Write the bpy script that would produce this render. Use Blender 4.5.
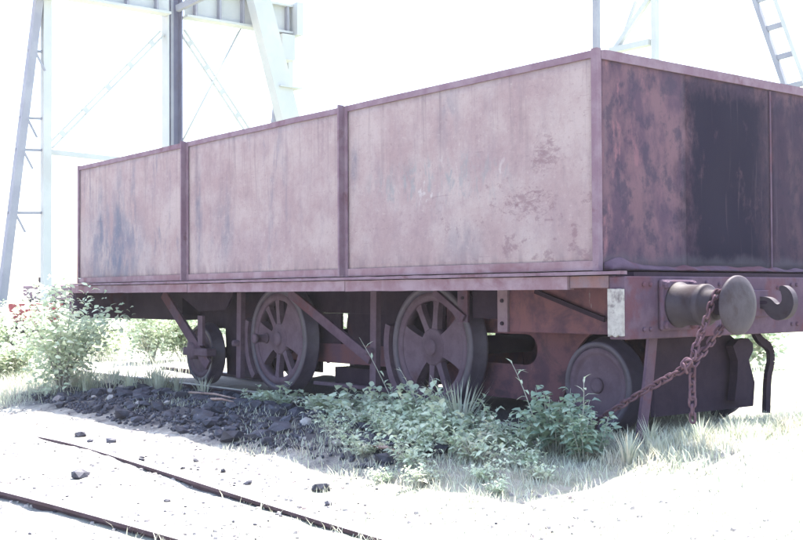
import bpy, bmesh, math, random
from math import sin, cos, pi, radians
from mathutils import Vector, Matrix, noise

random.seed(7)
for o in list(bpy.data.objects): bpy.data.objects.remove(o)
S = bpy.context.scene
COL = S.collection
# ------------------------------------------------------------------ camera
def setup_camera():
    yaw, pitch, roll = radians(141.51), radians(1.15), radians(-0.30)
    f = Vector((cos(yaw)*cos(pitch), sin(yaw)*cos(pitch), sin(pitch)))
    r = Vector((sin(yaw), -cos(yaw), 0)); u = r.cross(f)
    r2 = r*cos(roll)+u*sin(roll); u2 = u*cos(roll)-r*sin(roll)
    m = Matrix((r2, u2, -f)).transposed().to_4x4()
    m.translation = (4.445, -6.298, 0.88)
    cd = bpy.data.cameras.new('camera'); cam = bpy.data.objects.new('camera', cd)
    COL.objects.link(cam); cam.matrix_world = m
    cd.lens = 50.74; cd.sensor_width = 36; cd.clip_start = .05; cd.clip_end = 3000
    S.camera = cam
setup_camera()
# ------------------------------------------------------------------ light
SUN_TO = Vector((-0.40, 1.02, 2.42)).normalized()        # towards the sun: behind the wagon, high
EL = math.asin(SUN_TO.z); AZ = math.atan2(SUN_TO.x, SUN_TO.y)
W = bpy.data.worlds.new('World'); S.world = W; W.use_nodes = True
nt = W.node_tree; bg = nt.nodes['Background']
sky = nt.nodes.new('ShaderNodeTexSky'); sky.sky_type = 'NISHITA'; sky.sun_disc = False
sky.sun_elevation = EL; sky.sun_rotation = AZ
sky.air_density = 1.0; sky.dust_density = 2.2; sky.ozone_density = 1.2
nt.links.new(sky.outputs[0], bg.inputs[0]); bg.inputs[1].default_value = 0.15
sd = bpy.data.lights.new('sun', 'SUN'); sd.energy = 4.5; sd.angle = radians(.53); sd.color = (1, .96, .90)
so = bpy.data.objects.new('sun', sd); COL.objects.link(so); so.location = (-10, 20, 40)
so.rotation_euler = SUN_TO.to_track_quat('Z', 'Y').to_euler()
S.view_settings.view_transform = 'Standard'; S.view_settings.look = 'None'
S.view_settings.exposure = 2.35; S.view_settings.gamma = 1
S.view_settings.use_curve_mapping = False
S.render.engine = 'CYCLES'
S.cycles.max_bounces = 8

# ------------------------------------------------------------------ materials
class NB:
    def __init__(s, name):
        s.m = bpy.data.materials.new(name); s.m.use_nodes = True
        s.t = s.m.node_tree; s.n = s.t.nodes; s.b = s.n['Principled BSDF']
        s.pos = s.n.new('ShaderNodeNewGeometry').outputs['Position']
    def lk(s, a, b): s.t.links.new(a, b)
    def scaled(s, v, off=(0, 0, 0)):
        m = s.n.new('ShaderNodeMapping'); s.lk(s.pos, m.inputs[0])
        m.inputs['Scale'].default_value = v; m.inputs['Location'].default_value = off
        return m.outputs[0]
    def noise(s, v, scale=1, detail=6, rough=.6, off=(0, 0, 0), dist=0):
        t = s.n.new('ShaderNodeTexNoise'); s.lk(s.scaled(v, off), t.inputs['Vector'])
        t.inputs['Scale'].default_value = scale; t.inputs['Detail'].default_value = detail
        t.inputs['Roughness'].default_value = rough; t.inputs['Distortion'].default_value = dist
        return t.outputs['Fac']
    def ramp(s, fac, a, b, va=0, vb=1):
        t = s.n.new('ShaderNodeMapRange'); s.lk(fac, t.inputs[0])
        for i, q in zip((1, 2, 3, 4), (a, b, va, vb)): t.inputs[i].default_value = q
        t.interpolation_type = 'SMOOTHSTEP'
        return t.outputs[0]
    def math(s, op, a, b=None):
        t = s.n.new('ShaderNodeMath'); t.operation = op
        for i, q in enumerate((a, b)):
            if q is None: continue
            if isinstance(q, (int, float)): t.inputs[i].default_value = q
            else: s.lk(q, t.inputs[i])
        return t.outputs[0]
    def sep(s):
        t = s.n.new('ShaderNodeSeparateXYZ'); s.lk(s.pos, t.inputs[0]); return t.outputs
    def mix(s, fac, a, b):
        t = s.n.new('ShaderNodeMix'); t.data_type = 'RGBA'
        if isinstance(fac, (int, float)): t.inputs[0].default_value = fac
        else: s.lk(fac, t.inputs[0])
        for i, q in ((6, a), (7, b)):
            if isinstance(q, tuple): t.inputs[i].default_value = (*q, 1)
            else: s.lk(q, t.inputs[i])
        return t.outputs[2]
    def blob(s, c, r, soft=.5):
        "soft ellipsoid mask round c with radii r"
        m = s.n.new('ShaderNodeMapping'); s.lk(s.pos, m.inputs[0]); m.vector_type = 'TEXTURE'
        m.inputs['Location'].default_value = c; m.inputs['Scale'].default_value = r
        l = s.n.new('ShaderNodeVectorMath'); l.operation = 'LENGTH'; s.lk(m.outputs[0], l.inputs[0])
        return s.ramp(l.outputs['Value'], 1-soft, 1+soft, 1, 0)
    def fin(s, col, rough=.85, metal=0, bump=None, dist=.004, strength=.6, spec=.3):
        if isinstance(col, tuple): s.b.inputs['Base Color'].default_value = (*col, 1)
        else: s.lk(col, s.b.inputs['Base Color'])
        s.b.inputs['Roughness'].default_value = rough; s.b.inputs['Metallic'].default_value = metal
        s.b.inputs['Specular IOR Level'].default_value = spec
        if bump is not None:
            b = s.n.new('ShaderNodeBump'); b.inputs['Distance'].default_value = dist
            b.inputs['Strength'].default_value = strength
            s.lk(bump, b.inputs['Height']); s.lk(b.outputs[0], s.b.inputs['Normal'])
        return s.m

def rusty(name, base, alt, rust, sc=5, patch=.5, rough=.85, bump=.003, streak=True, spec=.12, g=(1, 1, 1)):
    base, alt, rust = [tuple(q*w for q, w in zip(c, g)) for c in (base, alt, rust)]
    k = NB(name)
    n1 = k.noise((1, 1, 1), sc, 8, .65)
    n2 = k.noise((1, 1, 1), sc*.45, 5, .6, (3.1, 7.7, 1.3), .4)
    n3 = k.noise((1, 1, .12) if streak else (1, 1, 1), sc*2.4, 5, .6, (9, 2, 5))
    fine = k.noise((1, 1, 1), 70, 4, .7)
    c = k.mix(k.ramp(n1, .38, .66), base, alt)
    c = k.mix(k.math('MULTIPLY', k.ramp(n2, patch, patch+.12), .8), c, rust)
    c = k.mix(k.math('MULTIPLY', k.ramp(n3, .5, .75), .5), c, alt)
    dk = tuple(q*.45 for q in base)
    c = k.mix(k.math('MULTIPLY', k.ramp(fine, .55, .8), .45), c, dk)
    h = k.math('ADD', n1, k.math('MULTIPLY', fine, .5))
    return k.fin(c, rough, 0, h, bump, spec=spec)

def mat_frame():
    k = NB('red_rust_frame_with_lime_runs')
    n1 = k.noise((1, 1, 1), 6, 8, .65); n2 = k.noise((1, 1, 1), 2.6, 6, .65, (3, 7, 1), .5); fine = k.noise((1, 1, 1), 70, 4, .7)
    c = k.mix(k.ramp(n1, .38, .64), (.128, .060, .074), (.074, .040, .058))
    c = k.mix(k.math('MULTIPLY', k.ramp(n2, .52, .66), .8), c, (.152, .070, .076))
    c = k.mix(k.math('MULTIPLY', k.ramp(n2, .46, .36), .7), c, (.050, .034, .046))
    dr = k.noise((9, 1, .9), 1.7, 7, .72, (2, 5, 3), .5)
    c = k.mix(k.math('MULTIPLY', k.ramp(dr, .655, .69), .75), c, (.24, .22, .23))
    c = k.mix(k.math('MULTIPLY', k.ramp(fine, .55, .8), .4), c, (.04, .024, .028))
    return k.fin(c, .88, 0, k.math('ADD', n1, k.math('MULTIPLY', fine, .5)), .004, .6, .12)
def mat_side():
    k = NB('faded_pink_side_plate')
    X, Y, Z = k.sep()
    base, pale, grey, rust = (.246, .178, .184), (.310, .250, .246), (.115, .112, .150), (.125, .066, .085)
    n1 = k.noise((1, 1, 1), 2.2, 8, .68)
    c = k.mix(k.ramp(n1, .35, .65), base, pale)
    # soft cloudy mottling
    n6 = k.noise((1, 1, .5), 9, 8, .75, (8, 8, 1))
    c = k.mix(k.math('MULTIPLY', k.ramp(n6, .46, .72), .45), c, (.185, .128, .148))
    # vertical run marks
    st = k.noise((2.0, 1, .42), 2.4, 8, .72, (1, 4, 2), .9)
    st2 = k.noise((1, 1, .8), 1.7, 6, .65, (5, 2, 8))
    run = k.math('MULTIPLY', k.ramp(st, .50, .70), k.ramp(st2, .42, .60))
    left = k.ramp(X, -5.6, -4.6, 1, .6)
    edge = k.ramp(X, -3.6, -2.6, 1, .35)
    c = k.mix(k.math('MULTIPLY', run, k.math('MULTIPLY', left, edge)), c, grey)
    # big grey smear low on the far panel
    b1 = k.blob((-6.72, -1.3, 1.32), (.62, 1, .48), .7)
    n7 = k.noise((1.3, 1, .5), 6, 7, .7, (2, 9, 6))
    c = k.mix(k.math('MULTIPLY', b1, k.ramp(n7, .3, .62)), c, (.115, .118, .16))
    for cc, rr, w_ in (((-7.05, -1.3, 1.70), (.05, 1, .38), .9), ((-6.55, -1.3, 1.75), (.07, 1, .40), .9), ((-6.2, -1.3, 1.8), (.045, 1, .36), .8), ((-4.86, -1.3, 1.62), (.05, 1, .42), .8), ((-4.38, -1.3, 1.48), (.12, 1, .26), .6), ((-3.4, -1.3, 1.95), (.05, 1, .22), .45), ((-1.35, -1.3, 2.08), (.10, 1, .16), .5), ((-2.42, -1.3, 1.85), (.04, 1, .16), .7), ((-1.2, -1.3, 1.2), (.16, 1, .12), .4)):
        b = k.blob(cc, rr, .9)
        c = k.mix(k.math('MULTIPLY', k.math('MULTIPLY', b, k.ramp(n7, .36, .62)), w_), c, (.105, .108, .145))
    # rust freckles low on the near panel
    n2 = k.noise((1, 1, 1.3), 6.5, 9, .74, (5, 1, 1))
    low = k.math('MULTIPLY', k.ramp(X, -2.4, -.5), k.ramp(Z, 1.95, 1.35))
    low = k.math('MULTIPLY', low, .13)
    f = k.ramp(k.math('ADD', n2, low), .66, .74)
    c = k.mix(k.math('MULTIPLY', f, .5), c, rust)
    # three scab patches where the paint has gone
    n4 = k.noise((1, 1, 2.2), 13, 9, .82, (2, 2, 2), .6)
    for cc, rr, wt in (((-.44, -1.3, 1.72), (.16, 1, .16), .30), ((-.60, -1.3, 1.45), (.28, 1, .13), .30), ((-2.2, -1.3, 1.34), (.4, 1, .07), .20), ((-1.3, -1.3, 1.36), (.9, 1, .22), .11)):
        b = k.math('MULTIPLY', k.blob(cc, rr, .85), wt)
        c = k.mix(k.math('MULTIPLY', k.ramp(k.math('ADD', b, n4), .72, .84), .55), c, rust)
    # rubbed-out pale and grey chalk marks in the middle of the near panel
    b = k.blob((-1.45, -1.3, 1.64), (.75, 1, .17), .5)
    n5 = k.noise((2.2, 1, .8), 6, 5, .65, (4, 4, 7), .8)
    c = k.mix(k.math('MULTIPLY', b, k.ramp(n5, .5, .66, 0, .65)), c, (.185, .195, .205))
    c = k.mix(k.math('MULTIPLY', b, k.ramp(n5, .42, .33, 0, .55)), c, (.40, .37, .36))
    # dirt runs from under the rim, and a coarse speckle of worn-through paint
    rn = k.noise((7, 1, .22), 2.2, 7, .7, (3, 3, 1), .35)
    c = k.mix(k.math('MULTIPLY', k.math('MULTIPLY', k.ramp(rn, .50, .68), k.ramp(Z, 1.35, 2.25)), .6), c, (.150, .112, .125))
    sp = k.noise((1, 1, 1.5), 24, 8, .8, (6, 1, 2))
    c = k.mix(k.math('MULTIPLY', k.ramp(sp, .54, .68), .5), c, (.150, .098, .108))
    c = k.mix(k.math('MULTIPLY', k.ramp(sp, .44, .34), .4), c, (.37, .315, .30))
    # thin horizontal scratches
    sc = k.noise((1.6, 1, 24), 2.0, 6, .7, (6, 3, 3), .3)
    c = k.mix(k.math('MULTIPLY', k.ramp(sc, .64, .72), .35), c, rust)
    # grime along the base
    nb = k.noise((1.5, 1, .3), 5, 5, .7, (1, 1, 9))
    g = k.math('MULTIPLY', k.ramp(Z, 1.20, 1.06), k.ramp(nb, .42, .64))
    c = k.mix(k.math('MULTIPLY', g, .65), c, (.16, .115, .13))
    fine = k.noise((1, 1, 1), 80, 4, .7)
    c = k.mix(k.math('MULTIPLY', k.ramp(fine, .58, .75), .28), c, (.16, .115, .13))
    wav = k.noise((1, 1, 1), 1.6, 2, .5, (7, 7, 7))
    h = k.math('ADD', k.math('MULTIPLY', fine, .12), k.math('MULTIPLY', wav, 1.6))
    return k.fin(c, .85, 0, h, .012, .55, .12)

def mat_end():
    k = NB('blackened_end_plate')
    X, Y, Z = k.sep()
    n1 = k.noise((1, 1, .55), 4.2, 9, .68)
    c = k.mix(k.ramp(n1, .40, .60), (.070, .043, .066), (.128, .074, .090))
    n2 = k.noise((1, 1, .8), 9, 8, .74, (4, 4, 4))
    c = k.mix(k.math('MULTIPLY', k.ramp(n2, .48, .62), .75), c, (.042, .033, .054))
    # salmon rubbed spots towards the corner post
    n3 = k.noise((1, 1.2, .5), 5, 7, .7, (7, 1, 3))
    near = k.ramp(Y, -.55, -1.2)
    c = k.mix(k.math('MULTIPLY', near, k.ramp(n3, .54, .66)), c, (.190, .095, .112))
    # the middle plate was painted black, edge ragged
    rg = k.noise((1, 2.5, 1.2), 9, 7, .72, (1, 8, 8))
    rg2 = k.noise((1, 1, .8), 2.6, 6, .7, (4, 3, 5))
    yy = k.math('ADD', k.math('ADD', Y, k.math('MULTIPLY', k.math('SUBTRACT', rg, .5), .22)), k.math('MULTIPLY', k.math('SUBTRACT', rg2, .5), .42))
    blk = k.math('MULTIPLY', k.ramp(yy, -.58, -.34), k.ramp(yy, .20, .60, 1, .6))
    rub = k.noise((1, .8, .5), 5, 8, .72, (3, 9, 2))
    blk = k.math('MULTIPLY', blk, k.ramp(rub, .74, .56, .5, 1))
    top = k.ramp(k.math('ADD', Z, k.math('MULTIPLY', rg, .25)), 2.42, 2.22, .35, 1)
    c = k.mix(k.math('MULTIPLY', blk, top), c, (.012, .009, .021))
    # vertical pale run marks
    n4 = k.noise((1, 4, .18), 5, 5, .6, (2, 6, 1))
    c = k.mix(k.math('MULTIPLY', k.ramp(n4, .60, .78), .45), c, (.10, .076, .092))
    # lime bloom along the foot
    n5 = k.noise((1, 1, 1), 5, 6, .7, (6, 6, 6))
    zz = k.math('ADD', Z, k.math('MULTIPLY', n5, -.16))
    c = k.mix(k.math('MULTIPLY', k.ramp(zz, 1.05, .97), .5), c, (.090, .078, .092))
    fine = k.noise((1, 1, 1), 75, 4, .7)
    wav = k.noise((1, 1, 1), 2.2, 3, .5, (1, 7, 7))
    h = k.math('ADD', k.math('MULTIPLY', fine, .15), k.math('MULTIPLY', wav, 1.5))
    return k.fin(c, .88, 0, h, .01, .55, .12)

M = {}
M['side'] = mat_side()
M['end'] = mat_end()
M['frame'] = mat_frame()
M['trim'] = rusty('purple_brown_angle_iron', (.235, .145, .175), (.30, .21, .235), (.16, .075, .085), 6, .55, g=(.66, .68, .74))
M['edge'] = rusty('pink_deck_edge', (.34, .215, .225), (.44, .33, .34), (.27, .14, .15), 5, .56, g=(.52, .50, .56))
M['orange'] = rusty('orange_rust_edge', (.33, .165, .14), (.30, .19, .19), (.19, .09, .09), 7, .5, g=(.50, .56, .66))
M['rust'] = rusty('red_rust_frame', (.155, .068, .062), (.115, .062, .072), (.20, .085, .055), 6, .55, g=(.70, .70, .90))
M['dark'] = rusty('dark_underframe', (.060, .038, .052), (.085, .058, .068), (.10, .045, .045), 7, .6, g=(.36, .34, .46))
M['head'] = rusty('headstock_purple_steel', (.135, .088, .115), (.18, .125, .15), (.17, .075, .082), 8, .5, g=(.56, .53, .62))
M['wheel'] = rusty('dusty_wheel_iron', (.135, .092, .108), (.17, .125, .14), (.11, .06, .06), 9, .62, streak=False, g=(.66, .64, .76))
M['tread'] = rusty('dull_wheel_tread', (.085, .062, .085), (.115, .09, .115), (.09, .05, .055), 9, .6, .55, streak=False, spec=.5, g=(.48, .47, .58))
M['chain'] = rusty('rusty_chain', (.125, .072, .085), (.17, .10, .10), (.09, .045, .05), 20, .5, streak=False, g=(.72, .70, .82))
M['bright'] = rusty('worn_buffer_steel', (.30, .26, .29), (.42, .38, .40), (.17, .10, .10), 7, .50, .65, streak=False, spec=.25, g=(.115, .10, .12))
M['worn'] = rusty('worn_rail_head', (.36, .33, .32), (.42, .39, .37), (.2, .14, .13), 9, .62, .5, .001, streak=False, spec=.5)
M['white'] = rusty('peeling_white_paint', (.34, .32, .30), (.24, .22, .215), (.085, .065, .075), 16, .52, streak=True)
M['rail'] = rusty('brown_rail', (.105, .062, .068), (.14, .09, .09), (.09, .05, .05), 8, .5, g=(.55, .60, .70))
M['blue_steel'] = rusty('blue_grey_painted_steel', (.095, .096, .15), (.12, .122, .18), (.095, .085, .115), 1.5, .6)
M['pale_steel'] = rusty('pale_painted_steel', (.37, .385, .38), (.41, .42, .41), (.33, .335, .33), 1.2, .6)
M['mid_steel'] = rusty('grey_painted_steel', (.21, .213, .25), (.25, .255, .285), (.18, .175, .205), 1.5, .6)
M['coal'] = rusty('coal', (.030, .030, .042), (.062, .062, .082), (.040, .036, .044), 14, .6, .6, .004, False, .25)
M['cinder'] = rusty('pale_clinker', (.30, .27, .26), (.38, .35, .33), (.18, .14, .14), 12, .55, streak=False)
M['stick'] = rusty('bleached_stick', (.30, .20, .17), (.36, .27, .24), (.2, .12, .1), 20, .5, streak=False)
M['red'] = rusty('faded_red_paint', (.25, .05, .06), (.29, .08, .09), (.18, .04, .04), 4, .6)
M['sleeper'] = rusty('grey_sleeper_timber', (.13, .10, .09), (.18, .14, .13), (.1, .08, .08), 9, .5)

def leaf_mat(name, a, b, dry, var=.5):
    k = NB(name)
    n = k.noise((1, 1, 1), 14, 3, .6); n2 = k.noise((1, 1, 1), 3.5, 4, .6, (3, 3, 3))
    c = k.mix(k.ramp(n, .35, .65), a, b)
    c = k.mix(k.math('MULTIPLY', k.ramp(n2, .52, .68), var), c, dry)
    k.fin(c, .6, spec=.3)
    tr = k.n.new('ShaderNodeBsdfTranslucent'); k.lk(c, tr.inputs[0])
    ms = k.n.new('ShaderNodeMixShader'); ms.inputs[0].default_value = .35
    out = k.n['Material Output']
    k.lk(k.b.outputs[0], ms.inputs[1]); k.lk(tr.outputs[0], ms.inputs[2]); k.lk(ms.outputs[0], out.inputs[0])
    return k.m
M['leaf'] = leaf_mat('dusty_green_leaf', (.40, .48, .33), (.52, .59, .43), (.54, .47, .37))
M['leaf2'] = leaf_mat('pale_green_leaf', (.50, .58, .41), (.61, .67, .51), (.60, .53, .43))
M['leaf3'] = leaf_mat('deep_green_leaf', (.26, .36, .26), (.37, .46, .35), (.42, .41, .32), .3)
M['stem'] = leaf_mat('weed_stem', (.34, .36, .31), (.43, .43, .38), (.42, .34, .31))
M['grass'] = leaf_mat('dry_grass', (.47, .50, .38), (.55, .56, .45), (.55, .48, .40), .7)

def mat_ground():
    k = NB('ash_and_dry_earth')
    n1 = k.noise((1, 1, 1), .8, 9, .65); n2 = k.noise((1, 1, 1), 6, 8, .7, (4, 4, 4)); n3 = k.noise((1, 1, 1), 45, 6, .75, (2, 2, 2))
    c = k.mix(k.ramp(n1, .38, .62), (.34, .315, .275), (.43, .405, .36))
    c = k.mix(k.math('MULTIPLY', k.ramp(n2, .52, .68), .7), c, (.20, .18, .16))
    c = k.mix(k.math('MULTIPLY', k.ramp(n3, .54, .68), .7), c, (.12, .105, .10))
    X, Y, Z = k.sep()
    # coal dust under and in front of the wagon
    wob = k.noise((1, 1, 1), 2.4, 7, .7, (8, 1, 4))
    y2 = k.math('ADD', Y, k.math('MULTIPLY', k.math('SUBTRACT', wob, .5), 1.5))
    d = k.math('MULTIPLY', k.ramp(y2, -2.5, -2.0), k.ramp(y2, 1.2, 1.8, 1, 0))
    d = k.math('MULTIPLY', d, k.math('MULTIPLY', k.ramp(X, -8.4, -6.6), k.ramp(X, -.9, -.1, 1, .0)))
    c = k.mix(k.math('MULTIPLY', d, .9), c, (.055, .050, .060))
    # trodden grassy earth at the wagon's end
    gr = k.math('MULTIPLY', k.ramp(X, -1.6, -.4), k.ramp(n2, .35, .6))
    c = k.mix(k.math('MULTIPLY', gr, .6), c, (.26, .27, .19))
    far = k.math('MULTIPLY', k.ramp(Y, 2.0, 4.0), .8)
    c = k.mix(far, c, (.26, .29, .19))
    h = k.math('ADD', k.math('MULTIPLY', n2, 1.2), k.math('MULTIPLY', n3, .6))
    return k.fin(c, .95, 0, h, .025, .8, .15)
M['ground'] = mat_ground()

# ------------------------------------------------------------------ mesh builder
class MB:
    def __init__(s): s.v = []; s.f = []; s.sm = []
    def add(s, vs, fs, smooth=False):
        b = len(s.v); s.v.extend([tuple(q) for q in vs])
        for f in fs: s.f.append(tuple(b+i for i in f)); s.sm.append(smooth)
        return s
    def box(s, x0, x1, y0, y1, z0, z1, c=0.0):
        "box, optional small chamfer on all edges"
        if c <= 0:
            vs = [(x, y, z) for x in (x0, x1) for y in (y0, y1) for z in (z0, z1)]
            return s.add(vs, [(0, 1, 3, 2), (4, 6, 7, 5), (0, 4, 5, 1), (2, 3, 7, 6), (0, 2, 6, 4), (1, 5, 7, 3)])
        bm = bmesh.new(); bmesh.ops.create_cube(bm, size=1)
        for v in bm.verts:
            v.co = Vector(((x0+x1)/2+v.co.x*(x1-x0), (y0+y1)/2+v.co.y*(y1-y0), (z0+z1)/2+v.co.z*(z1-z0)))
        bmesh.ops.bevel(bm, geom=list(bm.edges), offset=c, segments=1, affect='EDGES')
        return s.bm(bm)
    def bm(s, bm, mtx=None, smooth=False):
        bm.verts.index_update()
        s.add([(mtx @ v.co) if mtx else v.co.copy() for v in bm.verts], [[v.index for v in f.verts] for f in bm.faces], smooth)
        bm.free(); return s
    def bar(s, a, b, w, h, up=(0, 0, 1)):
        "rectangular bar from a to b; w across, h along up"
        a, b, up = Vector(a), Vector(b), Vector(up); d = (b-a).normalized()
        if abs(d.dot(up)) > .97: up = Vector((1, 0, 0))
        r = d.cross(up).normalized(); u = r.cross(d).normalized()
        vs = [p+r*(i*w/2)+u*(j*h/2) for p in (a, b) for i in (-1, 1) for j in (-1, 1)]
        return s.add(vs, [(0, 1, 3, 2), (4, 6, 7, 5), (0, 4, 5, 1), (2, 3, 7, 6), (0, 2, 6, 4), (1, 5, 7, 3)])
    def tube(s, pts, rad, n=8, cap=True, closed=False):
        pts = [Vector(p) for p in pts]; m = len(pts); rings = []
        if not isinstance(rad, (list, tuple)): rad = [rad]*m
        ref = None
        for i, p in enumerate(pts):
            if closed: t = (pts[(i+1) % m]-pts[i-1]).normalized()
            else: t = (pts[min(i+1, m-1)]-pts[max(i-1, 0)]).normalized()
            if ref is None:
                ref = t.orthogonal().normalized()
            ref = (ref-t*ref.dot(t)).normalized(); q = t.cross(ref)
            rings.append([p+(ref*cos(2*pi*k/n)+q*sin(2*pi*k/n))*rad[i] for k in range(n)])
        vs = [v for r in rings for v in r]; fs = []
        for i in range(m if closed else m-1):
            j = (i+1) % m
            for k in range(n): fs.append((i*n+k, i*n+(k+1) % n, j*n+(k+1) % n, j*n+k))
        if cap and not closed: fs += [tuple(range(n))[::-1], tuple((m-1)*n+k for k in range(n))]
        return s.add(vs, fs, True)
    def lathe(s, prof, o, axis='y', n=48, closed=False, smooth=True):
        "profile [(r, t)] turned round axis through o"
        o = Vector(o); vs = []; fs = []
        for (r, t) in prof:
            for k in range(n):
                a = 2*pi*k/n; c, d = r*cos(a), r*sin(a)
                vs.append(o+Vector({'y': (c, t, d), 'x': (t, c, d), 'z': (c, d, t)}[axis]))
        m = len(prof)
        for i in range(m if closed else m-1):
            j = (i+1) % m
            for k in range(n): fs.append((i*n+k, i*n+(k+1) % n, j*n+(k+1) % n, j*n+k))
        if not closed:
            fs.append(tuple(range(n))[::-1]); fs.append(tuple((m-1)*n+k for k in range(n)))
        return s.add(vs, fs, smooth)
    def prism(s, poly, t0, t1, axis='y', holes=()):
        "polygon (a, b) extruded along axis; holes allowed"
        bm = bmesh.new(); es = []
        mk = {'y': lambda p, t: (p[0], t, p[1]), 'x': lambda p, t: (t, p[0], p[1]), 'z': lambda p, t: (p[0], p[1], t)}[axis]
        for lp in (poly, *holes):
            vs = [bm.verts.new(mk(p, t0)) for p in lp]
            for i in range(len(vs)): es.append(bm.edges.new((vs[i], vs[(i+1) % len(vs)])))
        bmesh.ops.triangle_fill(bm, use_beauty=True, edges=es)
        g = bmesh.ops.extrude_face_region(bm, geom=list(bm.faces))
        off = Vector(mk((0, 0), t1-t0))
        for e in g['geom']:
            if isinstance(e, bmesh.types.BMVert): e.co += off
        bmesh.ops.recalc_face_normals(bm, faces=list(bm.faces))
        return s.bm(bm)
    def mesh(s, name, mat, center=None, fixn=False):
        c = Vector(center) if center is not None else Vector((0, 0, 0))
        me = bpy.data.meshes.new(name)
        me.from_pydata([(v[0]-c.x, v[1]-c.y, v[2]-c.z) for v in s.v], [], s.f)
        me.polygons.foreach_set('use_smooth', s.sm)
        me.materials.append(mat)
        if fixn:
            bm = bmesh.new(); bm.from_mesh(me); bmesh.ops.recalc_face_normals(bm, faces=list(bm.faces)); bm.to_mesh(me); bm.free()
        me.update(); return me
    def bbox(s):
        return [(min(v[i] for v in s.v), max(v[i] for v in s.v)) for i in range(3)]
    def build(s, name, mat, parent=None, fixn=True, base=False):
        b = s.bbox(); c = Vector([(q[0]+q[1])/2 for q in b])
        if base: c.z = b[2][0]
        o = bpy.data.objects.new(name, s.mesh(name, M[mat] if isinstance(mat, str) else mat, c, fixn))
        COL.objects.link(o); put(o, c, parent); return o

def wpos(o):
    p = Vector(o.location); q = o.parent
    while q: p = p+Vector(q.location); q = q.parent
    return p
def put(o, c, parent):
    if parent: o.parent = parent; o.location = Vector(c)-wpos(parent)
    else: o.location = c
def copy_at(src, c, parent, rot=None, scale=None):
    o = src.copy(); COL.objects.link(o); put(o, c, parent) if parent else setattr(o, 'location', c)
    if rot: o.rotation_euler = rot
    if scale: o.scale = scale
    return o
def tag(o, label=None, cat=None, group=None, kind=None):
    for k, v in (('label', label), ('category', cat), ('group', group), ('kind', kind)):
        if v: o[k] = v
    return o
def empty(name, loc, label, cat, group=None):
    o = bpy.data.objects.new(name, None); COL.objects.link(o); o.location = loc; o.empty_display_size = .2
    return tag(o, label, cat, group)
def sstep(a, b, x):
    t = max(0, min(1, (x-a)/(b-a))); return t*t*(3-2*t)

# ------------------------------------------------------------------ ground
def gh(x, y):
    low = -.235+.06*sstep(-.6, .8, x)*sstep(-3.0, -2.3, y)
    hi = -.13+.15*sstep(-1.3, .5, x)*sstep(-1.9, -.9, y)
    z = low+(hi-low)*sstep(-2.62, -1.85, y)
    z += .05*math.exp(-((y+1.45)/.4)**2)*sstep(-7.5, -6, x)*(1-sstep(-2.0, -.8, x))
    z += .11*sstep(3, 14, abs(y))*sstep(2, 10, y)
    z += .17*math.exp(-((y-.1)/.40)**4)*sstep(-5.6, -5.0, x)*(1-sstep(-.7, -.2, x))  # heap added under the wagon to block the view of sunlit ground beyond
    z -= .016*math.exp(-((y+2.96+.05*(x+3.3))/.13)**2)*sstep(-5.2, -4.2, x)
    z -= .12*sstep(-3.3, -5.5, y)
    d = math.hypot(x, y)
    a = 1-.0*d
    z += (.030*noise.noise((x*1.1, y*1.1, 0))+.016*noise.noise((x*3.7, y*3.7, 3))+.008*noise.noise((x*10, y*10, 5)))*a
    return z
def make_ground():
    def axis(lo, hi, st):
        c = [lo+i*st for i in range(int((hi-lo)/st)+1)]
        g, s_, a, b = [], st, c[0], c[-1]
        while b < 900:
            s_ *= 1.25; a -= s_; b += s_; c.insert(0, a); c.append(b)
        return c
    xs, ys = axis(-9.5, 4.2, .06), axis(-6, 2.2, .06)
    vs = [(x, y, gh(x, y)) for x in xs for y in ys]; n = len(ys)
    fs = [(i*n+j, (i+1)*n+j, (i+1)*n+j+1, i*n+j+1) for i in range(len(xs)-1) for j in range(n-1)]
    mb = MB(); mb.add(vs, fs, True)
    o = bpy.data.objects.new('ground', mb.mesh('ground', M['ground'])); COL.objects.link(o)
    tag(o, kind='structure')
make_ground()

# ------------------------------------------------------------------ rails
H = .146
def rail_profile(h=.11, w=.1):
    return [(-w/2, 0), (w/2, 0), (w/2, .012), (.01, .025), (.01, h-.035), (.03, h-.025), (.03, h-.006), (.022, h), (-.022, h), (-.03, h-.006), (-.03, h-.025), (-.01, h-.035), (-.01, .025), (-w/2, .012)]
def rail(pts, label, group):
    pr = rail_profile(); mb = MB(); vs = []; m = len(pts)
    for i, p in enumerate(pts):
        a, b = Vector(pts[max(0, i-1)]), Vector(pts[min(m-1, i+1)])
        t = (b-a); t.z = 0; t.normalize(); q = Vector((-t.y, t.x, 0))
        vs += [Vector(p)+q*u+Vector((0, 0, w)) for u, w in pr]
    n = len(pr)
    fs = [(i*n+k, i*n+(k+1) % n, (i+1)*n+(k+1) % n, (i+1)*n+k) for i in range(m-1) for k in range(n)]
    fs += [tuple(range(n))[::-1], tuple((m-1)*n+k for k in range(n))]
    mb.add(vs, fs); o = mb.build('rail', 'rail', base=True); o.data.materials.append(M['worn'])
    for p in o.data.polygons:
        if p.index < n*(m-1) and p.index % n in (6, 7, 8): p.material_index = 1
    return tag(o, label, 'rail', group)
def curve(keys, n=40):
    out = []
    for i in range(n+1):
        t = i/n*(len(keys)-1); k = min(int(t), len(keys)-2); u = t-k
        p = [Vector(keys[max(0, min(len(keys)-1, k+j))]) for j in (-1, 0, 1, 2)]
        out.append(.5*((2*p[1])+(p[2]-p[0])*u+(2*p[0]-5*p[1]+4*p[2]-p[3])*u*u+(-p[0]+3*p[1]-3*p[2]+p[3])*u**3))
    return out
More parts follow.
